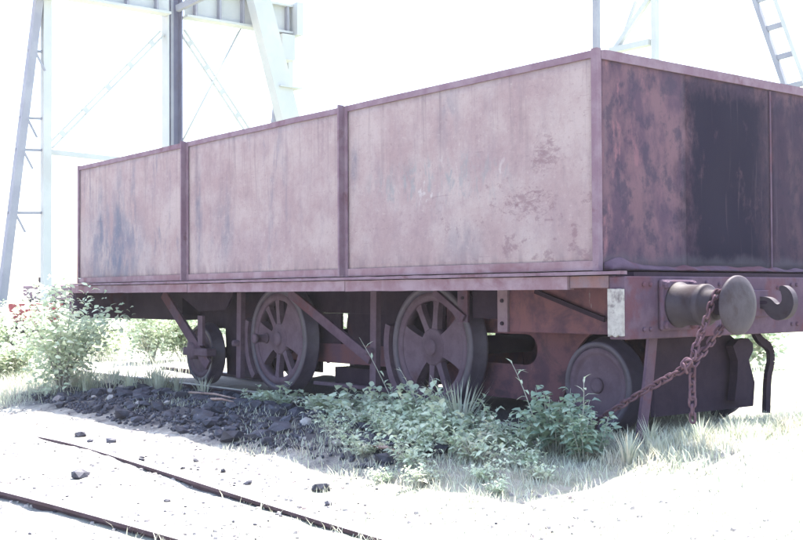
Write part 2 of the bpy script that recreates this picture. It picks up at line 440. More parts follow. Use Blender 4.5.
rail(curve([(-4.6, -2.89, -0.22-H), (-3.6, -2.94, -0.19-H), (-2.15, -3.02, -0.187-H), (-0.88, -3.10, -0.187-H), (0.43, -3.16, -0.188-H), (2.28, -3.19, -0.19-H), (4.94, -3.14, -0.219-H)]),
     'thin rusty rail just showing in pale ash beside the coal spill', 'siding rails')
rail(curve([(-6.58, -4.69, -0.272-H), (-3.48, -4.25, -0.219-H), (-1.98, -4.09, -0.175-H), (-0.22, -3.90, -0.175-H), (1.84, -3.72, -0.183-H), (4.94, -3.58, -0.254-H)]),
     'rusty rail of the siding, second rail away from the wagon', 'siding rails')
for s in (-1, 1):
    rail([(-9.3, s*.567, -.035-H), (-3, s*.567, -.035-H), (1.6, s*.567, -.035-H)],
         'brown rail under the wagon wheels', 'rails under the wagon')

# ------------------------------------------------------------------ the wagon
L, HW, Z0, Z1 = 7.61, 1.30, 1.0, 2.30
wag = empty('tank_wagon', (-3.8, 0, -.03), 'rusty pink steel tank wagon on an old four-coupled engine frame', 'wagon')
P3 = L/3
def wavy_plate(a, b, z0, z1, t, n_u, n_v, amp, seed):
    "a thin dented steel plate between plan points a and b"
    a, b = Vector(a), Vector(b); d = (b-a); nrm = Vector((d.y, -d.x, 0)).normalized(); mb = MB()
    vs, fs = [], []
    for side in (0, 1):
        for i in range(n_u+1):
            for j in range(n_v+1):
                u, v = i/n_u, j/n_v
                e = min(1, 4*min(u, 1-u))*min(1, 4*min(v, 1-v))
                w = amp*noise.noise((u*3+seed, v*2.5, seed*1.7))*e
                p = a+d*u; vs.append((p.x+nrm.x*(w-side*t), p.y+nrm.y*(w-side*t), z0+(z1-z0)*v))
    n = n_v+1; o = (n_u+1)*n
    for i in range(n_u):
        for j in range(n_v):
            q = (i*n+j, (i+1)*n+j, (i+1)*n+j+1, i*n+j+1); fs.append(q); fs.append(tuple(o+k for k in q[::-1]))
    for i in range(n_u):
        for j in (0, n_v): fs.append((i*n+j, (i+1)*n+j, o+(i+1)*n+j, o+i*n+j))
    for j in range(n_v):
        for i in (0, n_u): fs.append((i*n+j, i*n+j+1, o+i*n+j+1, o+i*n+j))
    return mb.add(vs, fs, True)
# side plates, three a side
for s in (-1, 1):
    for k in range(3):
        x0, x1 = -P3*(k+1)+.004, -P3*k-.004
        if s < 0: mb = wavy_plate((x0, -HW+.012, 0), (x1, -HW+.012, 0), Z0+.004, Z1-.01, .01, 28, 14, .022, k+1)
        else: mb = wavy_plate((x1, HW-.012, 0), (x0, HW-.012, 0), Z0+.004, Z1-.01, .01, 28, 14, .022, k+5)
        mb.build('side_plate', 'side', wag)
# end plates: three at each end, meeting at seams
for k, (y0, y1) in enumerate(((-HW+.024, -.4605), (-.4595, .4595), (.4605, HW-.024))):
    wavy_plate((-.012, y0, 0), (-.012, y1, 0), Z0+.004, Z1-.01, .01, 16, 20, .022, 11+k).build('end_plate', 'end', wag)
    wavy_plate((-L+.012, y1, 0), (-L+.012, y0, 0), Z0+.004, Z1-.01, .01, 10, 12, .014, 21+k).build('end_plate', 'end', wag)
for x, d in ((0, 1), (-L, -1)):
    for y, w, m_ in ((.46, .009, 'head'),):
        MB().box(min(x-.012*d, x-.006*d), max(x-.012*d, x-.006*d), y-w, y+w, Z0+.03, Z1-.06).build('seam_strip', m_, wag)
MB().box(-L+.03, -.03, -HW+.03, HW-.03, Z0+.003, Z0+.02).build('tank_floor', 'dark', wag)
# rim angle: vertical flange outside, horizontal flange on top
def jag(x0, x1, n): return [x0+(x1-x0)*i/n for i in range(n+1)]
for s in (-1, 1):
    for k in range(3):
        x0, x1 = -P3*(k+1)+(.035 if k < 2 else .0), -P3*k-(.035 if k else .0)
        mb = MB(); n = 10; vs = []; fs = []
        pr = [(0, Z1-.044), (0, Z1), (-.07, Z1), (-.07, Z1-.012), (-.013, Z1-.012), (-.013, Z1-.044)]
        for i, x in enumerate(jag(x0, x1, n)):
            dz = .004*noise.noise((x*1.7, s, 3)); dy = .006*noise.noise((x*1.3, s, 9))
            vs += [(x, s*(HW+a+dy), z+dz) for a, z in pr]
        m = len(pr)
        for i in range(n):
            for j in range(m): fs.append((i*m+j, i*m+(j+1) % m, (i+1)*m+(j+1) % m, (i+1)*m+j))
        fs += [tuple(range(m)), tuple(n*m+j for j in range(m))]
        mb.add(vs, fs).build('rim_angle', 'trim', wag)
        # foot angle
        MB().box(x0+.005, x1-.005, s*HW-.009 if s > 0 else -HW-.0, s*HW+.0 if s > 0 else -HW+.009, Z0+.006, Z0+.062).build('foot_angle', 'edge', wag)
for x, d in ((0, 1), (-L, -1)):
    mb = MB(); xx = sorted((x, x-.012*d)); mb.box(xx[0]+.003*d, xx[1]+.003*d, -HW+.04, HW-.04, Z1-.052, Z1-.004)
    xx = sorted((x, x-.07*d)); mb.box(xx[0]+.003*d, xx[1]+.003*d, -HW+.072, HW-.072, Z1-.004, Z1+.006)
    mb.build('rim_angle', 'trim', wag)
# corner posts and rib tees
for x, d in ((0, 1), (-L, -1)):
    for s in (-1, 1):
        mb = MB()
        a, b = sorted((x-.040*d, x+.006*d)); c, e = sorted((s*(HW+.004), s*(HW-.010)))
        mb.box(a, b, c, e, Z0+.002, Z1+.008)
        a, b = sorted((x-.010*d, x+.006*d)); c, e = sorted((s*(HW-.010), s*(HW-.034)))
        mb.box(a, b, c, e, Z0+.002, Z1+.008)
        mb.build('corner_post', 'trim', wag)
for k in (1, 2):
    for s in (-1, 1):
        x = -P3*k; mb = MB(); c, e = sorted((s*(HW+.003), s*(HW-.008)))
        mb.box(x-.045, x+.045, c, e, Z0+.002, Z1-.001)
        c, e = sorted((s*(HW+.052), s*(HW+.003))); mb.box(x-.012, x+.006, c, e, Z0+.002, Z1+.006)
        mb.build('rib', 'trim', wag)
# debris ledge along the foot of the near end: buckled foot plate with caked dirt
def ledge():
    mb = MB(); vs = []; fs = []; n = 90
    for i in range(n+1):
        y = -HW+.05+(2*HW-.10)*i/n
        w = .5+.5*noise.noise((y*2.3, 4, 0)); w2 = noise.noise((y*9, 1, 2))
        h = .018+.055*w*w+.012*w2+(.05*math.exp(-((y+1.12)/.12)**2)); o = .03+.05*w+.012*noise.noise((y*14, 7, 0))
        vs += [(.0, y, Z0+.006), (o, y, Z0+.006), (o*1.04, y, Z0+.4*h), (o*.62, y, Z0+.78*h), (.0, y, Z0+1.0*h+.006)]
    for i in range(n):
        for j in range(4): fs.append((i*5+j, i*5+j+1, (i+1)*5+j+1, (i+1)*5+j))
    fs += [(0, 1, 2, 3, 4), tuple(n*5+j for j in range(5))]
    mb.add(vs, fs, True); return mb.build('dirt_ledge', 'head', wag)
ledge()
# deck plate and edge beams
def rough_edge_beam(x0, x1, y, z0, z1, name, mat, seed):
    mb = MB(); vs = []; fs = []; n = max(2, int((x1-x0)/.08)); s = 1 if y > 0 else -1
    for i in range(n+1):
        x = x0+(x1-x0)*i/n; a = .003*noise.noise((x*5, seed, 0)); b = .004*noise.noise((x*3, seed, 4)); c = .004*noise.noise((x*7, seed, 8))
        vs += [(x, y+s*b, z0+a), (x, y+s*b, z1+c), (x, y-s*.06, z1+c), (x, y-s*.06, z0+a)]
    for i in range(n):
        for j in range(4): fs.append((i*4+j, i*4+(j+1) % 4, (i+1)*4+(j+1) % 4, (i+1)*4+j))
    fs += [(0, 1, 2, 3), tuple(n*4+j for j in range(4))]
    return mb.add(vs, fs).build(name, mat, wag)
MB().box(-L-.2, .19, -HW+.09, HW-.09, .93, .993).build('deck', 'dark', wag)
for s in (-1, 1):
    rough_edge_beam(-L-.15, .19, s*(HW+.03), .978, .998, 'deck_plate_edge', 'trim', 2+s)
    rough_edge_beam(-L-.15, -5.03, s*(HW+.012), .895, .972, 'edge_beam', 'edge', 5+s)
    rough_edge_beam(-5.02, -2.52, s*(HW+.0125), .8935, .972, 'edge_beam', 'edge', 7+s)
    rough_edge_beam(-2.51, -.235, s*(HW+.012), .893, .972, 'edge_beam', 'edge', 11+s)
    rough_edge_beam(-.23, .074, s*(HW-.006), .902, .972, 'edge_beam', 'orange', 9+s)
# ---- headstocks
def headstock(x0, x1, near):
    mb = MB().box(x0, x1, -HW+.0, HW-.0, .605, .968, .006); hs = mb.build('headstock', 'head', wag)
    for s in (-1, 1):
        mb = MB(); vs = []; fs = []; n = 10
        for i in range(n+1):       # peeling white end board with ragged lower edge
            x = x0+.004+(x1-x0-.008)*i/n; zb = .625+.012*noise.noise((x*40, s, 1)); zt = .895+.008*noise.noise((x*40, s, 6))
            vs += [(x, s*(HW+.018), zb), (x, s*(HW+.018), zt), (x, s*(HW+.001), zt), (x, s*(HW+.001), zb)]
        for i in range(n):
            for j in range(4): fs.append((i*4+j, i*4+(j+1) % 4, (i+1)*4+(j+1) % 4, (i+1)*4+j))
        fs += [(0, 1, 2, 3), tuple(n*4+j for j in range(4))]
        mb.add(vs, fs).build('end_board', 'white' if near else 'head', hs)
    xf = x1 if near else x0; d = 1 if near else -1
    bolts = [(y, z) for y in (-1.14, -1.08, -.42, -.36, .36, .42, 1.08, 1.14) for z in (.92, .66)]+[(-.2, .9), (.2, .9), (-.2, .7), (.2, .7), (-.55, .93), (-.62, .655), (.55, .93)]
    src = None
    for y, z in bolts:
        if src is None: src = MB().lathe([(.014, 0), (.014, .010*d), (.008, .015*d)], (xf, y, z), 'x', 8, smooth=False).build('bolt', 'head', hs); first = (y, z)
        else: copy_at(src, (xf+.0075*d, y, z), hs)
    return hs
hs = headstock(.08, .2, True)
headstock(-L-.2, -L-.08, False)
# ---- buffers
def buffer(xf, y, d):
    z = .80; o = (xf, y, z); e = lambda t: t*d
    barrel = MB().lathe([(.135, e(.034)), (.135, e(.05)), (.122, e(.062)), (.116, e(.19)), (.122, e(.20)), (.122, e(.235)), (.112, e(.243)), (.088, e(.245)), (.088, e(.30)), (.075, e(.305))], o, 'x', 40).build('buffer', 'bright', wag)
    MB().box(*sorted((xf+e(.0005), xf+e(.036))), y-.155, y+.155, z-.15, z+.15, .012).build('base_plate', 'head', barrel)
    for a in (-1, 1):
        for b in (-1, 1):
            MB().lathe([(.026, e(.036)), (.026, e(.052)), (.015, e(.062))], (xf, y+a*.125, z+b*.118), 'x', 8, smooth=False).build('bolt', 'head', barrel)
    MB().lathe([(.058, e(.30)), (.056, e(.40)), (.075, e(.415))], o, 'x', 28).build('plunger', 'dark', barrel)
    MB().lathe([(.06, e(.405)), (.145, e(.422)), (.163, e(.430)), (.168, e(.436)), (.168, e(.446)), (.160, e(.454)), (.12, e(.463)), (.06, e(.468)), (.004, e(.470))], o, 'x', 56).build('buffer_head', 'bright', barrel)
for y in (-.86, .86):
    buffer(.2, y, 1); buffer(-L-.2, y, -1)
# ---- drawhook (a flat forging curled upwards, with a dark insert for the shaded slot)
def hook():
    pl = MB().box(.2005, .222, -.085, .085, .715, .885, .006).build('hook_plate', 'head', wag)
    ctr = [(.19, .805), (.235, .805), (.275, .795), (.305, .765), (.345, .745), (.392, .76), (.418, .805), (.412, .855), (.385, .89), (.36, .893)]
    wid = [.036, .038, .042, .046, .050, .050, .044, .036, .024, .010]
    cv = curve([(a, 0, b) for a, b in ctr], 48); up, dn = [], []
    for i, p in enumerate(cv):
        t = (cv[min(i+1, 48)]-cv[max(0, i-1)]).normalized(); q = Vector((-t.z, 0, t.x))
        u = i/48*(len(wid)-1); k = min(int(u), len(wid)-2); w = wid[k]+(wid[k+1]-wid[k])*(u-k)
        up.append(p+q*w); dn.append(p-q*w)
    mb = MB(); vs = []; fs = []
    for y in (-.026, .026):
        vs += [(p.x, y, p.z) for p in up]+[(p.x, y, p.z) for p in dn]
    n = len(up); o = 2*n
    for i in range(n-1):
        fs += [(i, i+1, n+i+1, n+i), (o+i, o+n+i, o+n+i+1, o+i+1), (i, o+i, o+i+1, i+1), (n+i, n+i+1, o+n+i+1, o+n+i)]
    fs += [(0, n, o+n, o), (n-1, o+n-1, o+2*n-1, 2*n-1)]
    mb.add(vs, fs)
    h = mb.build('drawhook', 'bright', wag)
    m = h.modifiers.new('bevel', 'BEVEL'); m.width = .012; m.segments = 3; m.limit_method = 'ANGLE'
    slot_shade = MB().prism([(.245+.020*cos(a)+(.012 if cos(a) > 0 else -.012), .806+.012*sin(a)) for a in [2*pi*i/16 for i in range(16)]], -.0275, .0275).build('slot', 'dark', h)  # solid dark insert, gives the shade inside the slot by colour
hook()
# ---- main frames, inside the wheels
def arc(cx, cz, r, a0, a1, n=10): return [(cx+r*cos(radians(a0+(a1-a0)*i/n)), cz+r*sin(radians(a0+(a1-a0)*i/n))) for i in range(n+1)]
for s in (-1, 1):
    # near part: from the leading driver to the headstock, arched over the pony wheel, with a slot window
    poly = [(-2.35, .10), (-1.28, .09), (-1.26, .05), (-1.13, .05)]+[(-1.10, .14)]+arc(-.62, .22, .43, 175, 62, 12)+[(-.30, .60), (.07, .60), (.07, .90), (-2.35, .90)]
    hole = arc(-1.46, .46, .112, -90, 90, 8)+arc(-1.98, .46, .112, 90, 270, 8)
    c, e = sorted((s*.415, s*.44))
    MB().prism(poly, c, e, 'y', [hole]).build('frame_plate', 'frame', wag)
    # middle: top plate, waist bar, slot
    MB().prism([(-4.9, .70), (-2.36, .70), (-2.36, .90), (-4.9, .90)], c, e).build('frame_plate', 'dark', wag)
    MB().box(-4.9, -2.36, c-.004, e+.004, .255, .425).build('frame_bar', 'rust', wag)
    if s < 0:
        MB().box(-3.69, -2.37, c, e, .426, .699).build('frame_web', 'dark', wag)
        MB().box(-4.9, -3.79, c, e, .426, .699).build('frame_web', 'dark', wag)
    # trailing part
    x5 = -4.91 if s < 0 else -5.35
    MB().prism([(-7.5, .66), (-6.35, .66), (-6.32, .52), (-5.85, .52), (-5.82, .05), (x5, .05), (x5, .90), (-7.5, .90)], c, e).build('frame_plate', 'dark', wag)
    MB().box(-4.1, -2.9, s*.50-.03, s*.50+.03, .055, .085).build('brake_rod', 'wheel', wag)
    # valance over the pony wheel, with bolted angle
    c, e = sorted((s*.745, s*.765)); MB().box(-1.375, .075, c, e, .605, .925).build('valance', 'frame', wag)
    v = MB(); c, e = sorted((s*.765, s*.785)); v.box(-1.40, -1.30, c, e, .60, .925); an = v.build('bracket_angle', 'trim', wag)
    for z in (.66, .82): MB().lathe([(.014, 0), (.014, -s*-.012)], (-1.35, s*.785, z), 'y', 8, smooth=False).build('bolt', 'dark', an)
    MB().bar((-1.02, s*.79, .885), (-.40, s*.79, .70), .02, .03).build('stay_rod', 'dark', wag)
    c, e = sorted((s*.745, s*.765)); b = MB().box(-1.85, -1.74, c, e, .66, .925).build('bracket_angle', 'head', wag)
    for z in (.71, .84): MB().lathe([(.012, 0), (.012, s*.012)], (-1.79, s*.765, z), 'y', 8, smooth=False).build('bolt', 'dark', b)
    MB().box(-1.735, -1.405, *sorted((s*.70, s*.72)), .69, .925).build('recessed_plate', 'dark', wag)
    MB().bar((-2.10, s*.775, .885), (-1.76, s*.775, .69), .03, .05).build('stay', 'head', wag)
    # big diagonal stay between the drivers
    MB().bar((-4.10, s*.78, .885), (-2.98, s*.72, .335), .03, .085).build('diagonal_stay', 'head', wag)
    # trailing end: box under the deck and the diagonal guard
    MB().bar((-6.52, s*.80, .885), (-5.66, s*.74, .16), .03, .11).build('diagonal_stay', 'head', wag)
    MB().box(-5.76, -5.66, *sorted((s*.78, s*.81)), .36, .66).build('spring_hanger', 'wheel', wag)
    MB().prism([(-6.4, .893), (-5.2, .893), (-5.35, .72), (-5.9, .70), (-6.1, .78)], *sorted((s*.70, s*.72))).build('gusset', 'dark', wag)
MB().box(-7.74, -6.45, -.62, .62, .60, .925).build('tool_box', 'dark', wag)
MB().box(-5.36, -5.32, -.41, .41, .3, .9).build('cross_stretcher', 'dark', wag)
MB().box(-3.2, -3.16, -.41, .41, .42, .9).build('cross_stretcher', 'dark', wag)
MB().box(-1.30, -1.26, -.41, .41, .35, .9).build('cross_stretcher', 'dark', wag)
MB().box(-2.9, -1.0, -.37, .37, .70, .88).build('well_box', 'dark', wag)
MB().box(-4.0, -3.15, -.36, .36, .07, .21).build('light_block_box', 'dark', wag)  # added box, hides the bright sunlit ground seen through the wheels
MB().box(-5.75, -5.4, -.41, .41, .08, .60).build('ash_box', 'dark', wag)
# pony truck end: cross plate, horns, guard irons
MB().prism([(-.70, .10), (.34, .10), (.36, .26), (.26, .50), (.06, .60), (-.70, .60)], -.115, -.085, 'x').build('pony_cross_plate', 'dark', wag)
MB().prism([(.01, .16), (.16, .16), (.20, .30), (.17, .42), (.22, .48), (.22, .53), (.17, .565), (.06, .56), (.0, .52), (.05, .42), (.04, .30)], -.06, .0, 'x').build('horn_block', 'dark', wag)
MB().bar((.09, -.93, .605), (.10, -.985, .34), .075, .022, (1, 0, 0)).bar((.10, -.985, .345), (.11, -1.075, -.02), .075, .022, (1, 0, 0)).build('guard_iron', 'head', wag)
g = curve([(-.06, .33, .605), (-.06, .38, .55), (-.06, .49, .49), (-.06, .51, .40), (-.06, .47, .28), (-.06, .45, .05)], 20)
mb = MB()
for i in range(20): mb.bar(g[i], g[i+1]+(g[i+1]-g[i])*.05, .055, .03, (1, 0, 0))
mb.build('guard_iron', 'dark', wag)
# ---- wheels
def disc_wheel(x, s):
    z, R = .262, .292; yo = s*.645; i_ = lambda t: yo-s*t
    web = MB().lathe([(.05, i_(.004)), (.17, i_(.004)), (.185, i_(.012)), (.195, i_(.016)), (.205, i_(.010)), (.215, i_(.0)), (R-.045, i_(.0)), (R-.045, i_(.12)), (.06, i_(.11))], (x, 0, z), 'y', 56).build('wheel', 'wheel', wag)
    MB().lathe([(R-.044, i_(-.004)), (R-.008, i_(-.004)), (R, i_(.006)), (R+.004, i_(.098)), (R+.026, i_(.108)), (R+.026, i_(.124)), (R+.012, i_(.132)), (R-.044, i_(.132))], (x, 0, z), 'y', 64, closed=True).build('tyre', 'tread', web)
    MB().lathe([(.052, i_(.005)), (.050, i_(-.012)), (.03, i_(-.016)), (.002, i_(-.016))], (x, 0, z), 'y', 28).build('hub', 'wheel', web)
    return web
def spoke_wheel(x, s, openings, pin):
    R, rh, rr = .487, .135, .365; z = .457; yo = s*.645; i_ = lambda t: yo-s*t
    hub = MB().lathe([(.002, i_(-.012)), (.06, i_(-.012)), (.064, i_(-.006)), (.066, i_(.006)), (.13, i_(.006)), (.145, i_(.018)), (.150, i_(.11)), (.05, i_(.115))], (x, 0, z), 'y', 44).build('wheel', 'wheel', wag)
    MB().lathe([(rr-.006, i_(.012)), (rr, i_(.004)), (R-.064, i_(.004)), (R-.064, i_(.10)), (rr, i_(.095))], (x, 0, z), 'y', 72, closed=True).build('rim', 'wheel', hub)
    MB().lathe([(R-.063, i_(-.003)), (R-.006, i_(-.003)), (R, i_(.006)), (R+.005, i_(.100)), (R+.028, i_(.110)), (R+.028, i_(.127)), (R+.012, i_(.136)), (R-.063, i_(.136))], (x, 0, z), 'y', 84, closed=True).build('tyre', 'tread', hub)
    ops = sorted(openings); n = len(ops); w = .044
    for k in range(n):
        a0 = ops[k][1]; a1 = ops[(k+1) % n][0]
        while a1 < a0-1e-6: a1 += 360
        wide = (a1-a0) > 8; vs = []; fs = []; nr = 5; na = max(2, int((a1-a0)/6)+1)
        fr, bk = (.012, .095) if wide else (.016, .075)
        for q in range(nr+1):
            r = rh-.01+(rr+.012-rh)*q/nr
            fil = .010*(abs(q/nr-.5)*2)**4             # spokes flare at both ends
            for j in range(na+1):
                ha = math.degrees((w*(.62 if not wide else .3)+fil)/r)
                a = radians(a0-ha+(a1-a0+2*ha)*j/na)
                edge = 0 if 0 < j < na or wide else .006
                for t in (fr+edge, bk): vs.append((x+r*cos(a), i_(t), z+r*sin(a)))
        m = (na+1)*2
        for q in range(nr):
            for j in range(na):
                b = q*m+j*2; fs += [(b, b+2, b+m+2, b+m), (b+1, b+m+1, b+m+3, b+3)]
            for j in (0, na):
                b = q*m+j*2; fs.append((b, b+1, b+m+1, b+m))
        for q in (0, nr):
            for j in range(na): b = q*m+j*2; fs.append((b, b+1, b+3, b+2))
        MB().add(vs, fs).build('counterweight' if wide else 'spoke', 'wheel', hub)
    if pin is not None:
        px, pz = x+.215*cos(radians(pin)), z+.215*sin(radians(pin))
        MB().lathe([(.05, i_(.01)), (.046, i_(-.004)), (.036, i_(-.006)), (.036, i_(-.10)), (.046, i_(-.102)), (.046, i_(-.125)), (.03, i_(-.13))], (px, 0, pz), 'y', 24).build('crank_pin', 'wheel', hub)
    return hub
O1 = [(36, 84), (84, 120), (120, 157), (232, 264), (264, 295), (295, 336)]
O2 = [(62, 97), (97, 127), (127, 158), (220, 262), (262, 302), (302, 340)]
for s in (-1, 1):
    disc_wheel(-.60, s); disc_wheel(-6.02, s)
    spoke_wheel(-2.30, s, O1, None); spoke_wheel(-4.52, s, O2, 180)
for x, z, r in ((-.60, .262, .06), (-6.02, .262, .06), (-2.30, .457, .075), (-4.52, .457, .075)):
    MB().lathe([(r, -.56), (r, .56)], (x, 0, z), 'y', 20).build('axle', 'dark', wag)
MB().lathe([(.085, -.66), (.085, -.79), (.06, -.80)], (-5.95, 0, .30), 'y', 20).build('axle_box_cap', 'wheel', wag)
MB().box(-6.12, -5.62, -.79, -.67, .25, .33, .01).build('axle_box', 'wheel', wag)
# ---- brake hangers and shoes
for s in (-1, 1):
    for x in (-2.98, -5.14):
        if s > 0 and x > -4: continue
        h = MB().bar((x+.02, s*.68, .89), (x, s*.68, .06), .05, .08, (1, 0, 0)).build('brake_hanger', 'wheel', wag)
        cx = -2.30 if x > -4 else -4.52
        poly = arc(cx, .457, .520, 163, 222, 12)+arc(cx, .457, .585, 222, 163, 12)
        MB().prism(poly, *sorted((s*.56, s*.66))).build('brake_shoe', 'wheel', h)
        MB().lathe([(.03, s*.64), (.03, s*.76)], (x, 0, .40), 'y', 12).build('pin', 'wheel', h)

# ------------------------------------------------------------------ the chain round the buffer
def chain():
    root = empty('coupling_chain', (.50, -1.05, -.0), 'rusty link chain knotted and hanging from the near buffer neck', 'chain')
    bx, by, bz = .545, -.86, .80
    r = .085
    A = [(bx+.01, by-r*.1, bz+r*1.02), (bx, by-r*.75, bz+r*.80), (bx-.01, by-r*1.2, bz-.0), (.53, -1.02, .68), (.52, -1.09, .56), (.52, -1.12, .475)]
    B = [(bx+.01, by+r*.75, bz+.04), (bx+.01, by+r*.75, bz-r*.5), (bx+.0, by, bz-r*1.35), (.535, -.98, .585), (.525, -1.06, .515), (.515, -1.13, .455)]
    C = [(.51, -1.12, .47), (.44, -1.15, .425), (.34, -1.165, .37), (.22, -1.18, .305), (.10, -1.19, .235), (.0, -1.19, .18), (-.15, -1.17, .09), (-.25, -1.15, .0)]
    D = [(.53, -1.13, .46), (.532, -1.135, .36), (.532, -1.135, .25), (.534, -1.137, .13)]
    Kn = [(.53, -1.16, .475), (.55, -1.20, .50), (.53, -1.21, .455), (.55, -1.17, .425)]
    # one link as shared mesh: an oval ring
    pts = []; a, b = .019, .0115
    for i in range(20):
        t = 2*pi*i/20; pts.append(Vector((.0145*cos(t), 0, .0095*(1 if sin(t) > 0 else -1)+.0145*sin(t))))
    link_me = MB().tube(pts, .0058, 7, closed=True).mesh('link', M['chain'])
    def hang(path, n0=60):
        cv = curve(path, n0); step = .043; acc = 0; k = 0; last = cv[0]; d0 = None
        out = [cv[0]]
        for i in range(1, len(cv)):
            seg = cv[i]-cv[i-1]; l = seg.length; t = step-acc
            while t <= l: out.append(cv[i-1]+seg*(t/l)); t += step
            acc = (acc+l) % step
        for i in range(len(out)-1):
            p = (out[i]+out[i+1])/2; d = (out[i+1]-out[i]).normalized()
            q = d.to_track_quat('Z', 'Y')
            o = bpy.data.objects.new('link', link_me); COL.objects.link(o); put(o, p, root)
            tw = (pi/2 if i % 2 else 0)+.5+random.uniform(-.3, .3)
            o.rotation_mode = 'QUATERNION'
            from mathutils import Quaternion
            o.rotation_quaternion = q @ Quaternion((0, 0, 1), tw)
            o.scale = (1.24, 1.24, 1.22)
    for p in (A, B, C, D, Kn): hang(p)
chain()

# ------------------------------------------------------------------ plants
def leaf(mb, p, d, n, ln, w, droop=.25):
    "a folded, drooping leaf: 6 triangles"
    d = d.normalized(); sd = d.cross(n)
    if sd.length < 1e-3: sd = d.orthogonal()
    sd.normalize(); n = sd.cross(d).normalized()
    m1 = p+d*ln*.38+n*ln*.05; m2 = p+d*ln*.75-n*ln*droop*.4; tip = p+d*ln-n*ln*droop
    vs = [p, m1+sd*w*.5+n*w*.12, m1, m1-sd*w*.5+n*w*.12, m2+sd*w*.36+n*w*.08, m2, m2-sd*w*.36+n*w*.08, tip]
    mb.add(vs, [(0, 1, 2), (0, 2, 3), (1, 4, 5, 2), (2, 5, 6, 3), (4, 7, 5), (5, 7, 6)], True)
def rnd(a, b): return random.uniform(a, b)
def rdir(up=.5):
    a = rnd(0, 2*pi); z = rnd(up-.5, up+.5); z = max(-.95, min(.95, z)); r = math.sqrt(1-z*z)
    return Vector((r*cos(a), r*sin(a), z))
def weed_meshes(h, spread, stems, per, ln, w, mat, ragged=.3):
    st, lf = MB(), MB()
    for i in range(stems):
        a = rnd(0, 2*pi); lean = spread*math.sqrt(random.random()); hh = h*rnd(1-ragged*1.6, 1.05)*(1-.35*lean/spread if spread else 1)
        b = Vector((cos(a), sin(a), 0)); p0 = b*lean*.3; p2 = b*lean+Vector((rnd(-.03, .03), rnd(-.03, .03), hh))
        p1 = (p0+p2)/2+Vector((rnd(-.03, .03), rnd(-.03, .03), hh*.12))
        path = [(1-t)**2*p0+2*t*(1-t)*p1+t*t*p2 for t in [j/5 for j in range(6)]]
        st.tube([q-Vector((0, 0, .03 if j == 0 else 0)) for j, q in enumerate(path)], [.0045*(1-j/7) for j in range(6)], 4)
        for j in range(per):
            t = (j+rnd(.2, 1))/per; t = .12+.88*t; p = (1-t)**2*p0+2*t*(1-t)*p1+t*t*p2
            d = rdir(.35); s_ = rnd(.65, 1.15)*(1-.35*t)
            leaf(lf, p+d*.012, d, Vector((rnd(-.4, .4), rnd(-.4, .4), 1)), ln*s_, w*s_, rnd(.1, .5))
    return st.mesh('stem', M['stem']), lf.mesh('foliage', M[mat])
def plant(name, meshes, x, y, label, cat, group=None, sc=1.0, rz=None, dz=0):
    o = empty(name, (x, y, gh(x, y)+dz), label, cat, group)
    o.rotation_euler = (0, 0, rnd(0, 6.28) if rz is None else rz); o.scale = (sc, sc, sc*rnd(.92, 1.1))
    for nm, me in (('stem', meshes[0]), ('foliage', meshes[1])):
        c = bpy.data.objects.new(nm, me); COL.objects.link(c); c.parent = o
        if nm == 'foliage': tag(c, kind='stuff')
    return o
WV = [weed_meshes(.34, .24, 17, 13, .082, .048, 'leaf'), weed_meshes(.30, .26, 18, 12, .078, .056, 'leaf2'), weed_meshes(.42, .27, 24, 17, .076, .060, 'leaf3'), weed_meshes(.22, .24, 16, 10, .070, .038, 'leaf2'), weed_meshes(.24, .25, 16, 10, .082, .070, 'leaf2')]
# the darker round-leaved weed in front of the pony wheel
plant('leafy_weed', WV[2], -.27, -1.36, 'dense dark green leafy weed in front of the small end wheel', 'weed', sc=1.1)
plant('leafy_weed', WV[2], .02, -1.44, 'dark leafy weed beside the chain, lower right of the dense weed', 'weed', sc=.85)
plant('leafy_weed', WV[0], -.55, -1.45, 'green weed against the orange rusty frame plate', 'weed', sc=.9)
spots = [(-1.05, -1.62, 1, .95), (-1.25, -1.35, 0, 1.0), (-1.55, -1.30, 1, 1.05), (-1.85, -1.22, 1, 1.15), (-2.1, -1.12, 0, 1.0), (-2.4, -1.15, 1, .95), (-2.75, -1.05, 4, 1.15), (-3.05, -1.02, 4, .95), (-2.9, -1.2, 4, .8), (-1.45, -1.65, 3, .95), (-1.0, -1.9, 3, .85), (-.65, -1.75, 0, .75), (-1.75, -1.55, 3, .85), (-3.95, -1.0, 4, .8), (-4.25, -1.02, 4, .65), (-.45, -1.85, 3, .8), (-.75, -2.1, 3, .7), (-.2, -1.75, 3, .7), (-.1, -2.1, 3, .55), (-.4, -2.3, 3, .55), (-1.3, -2.05, 3, .65), (.1, -1.9, 3, .5), (-.95, -1.3, 1, .8), (-2.2, -1.45, 3, .8), (-2.0, -1.75, 3, .6), (-3.3, -1.1, 3, .8), (-1.6, -1.95, 3, .55), (.15, -2.25, 3, .4), (-.7, -2.35, 3, .4), (-2.5, -1.5, 3, .6)]
for x, y, k, s_ in spots:
    if y < -1.7: lb, gp = 'low pale weed at the sunny fringe of the wagon shadow', 'weeds at the fringe of the shadow'
    elif x < -3.6: lb, gp = 'small low weed on the coal under the far spoked wheel', 'weeds under the far spoked wheel'
    elif x < -2.6: lb, gp = 'pale round-leaved weed between the two big spoked wheels', 'weeds between the spoked wheels'
    elif x < -1.6: lb, gp = 'pale weed growing up against the near big spoked wheel', 'weeds against the near spoked wheel'
    else: lb, gp = 'pale green weed below the slotted rusty frame plate', 'weeds below the rusty frame plate'
    plant('low_weed', WV[k], x, y, lb, 'weed', gp, s_*1.12)
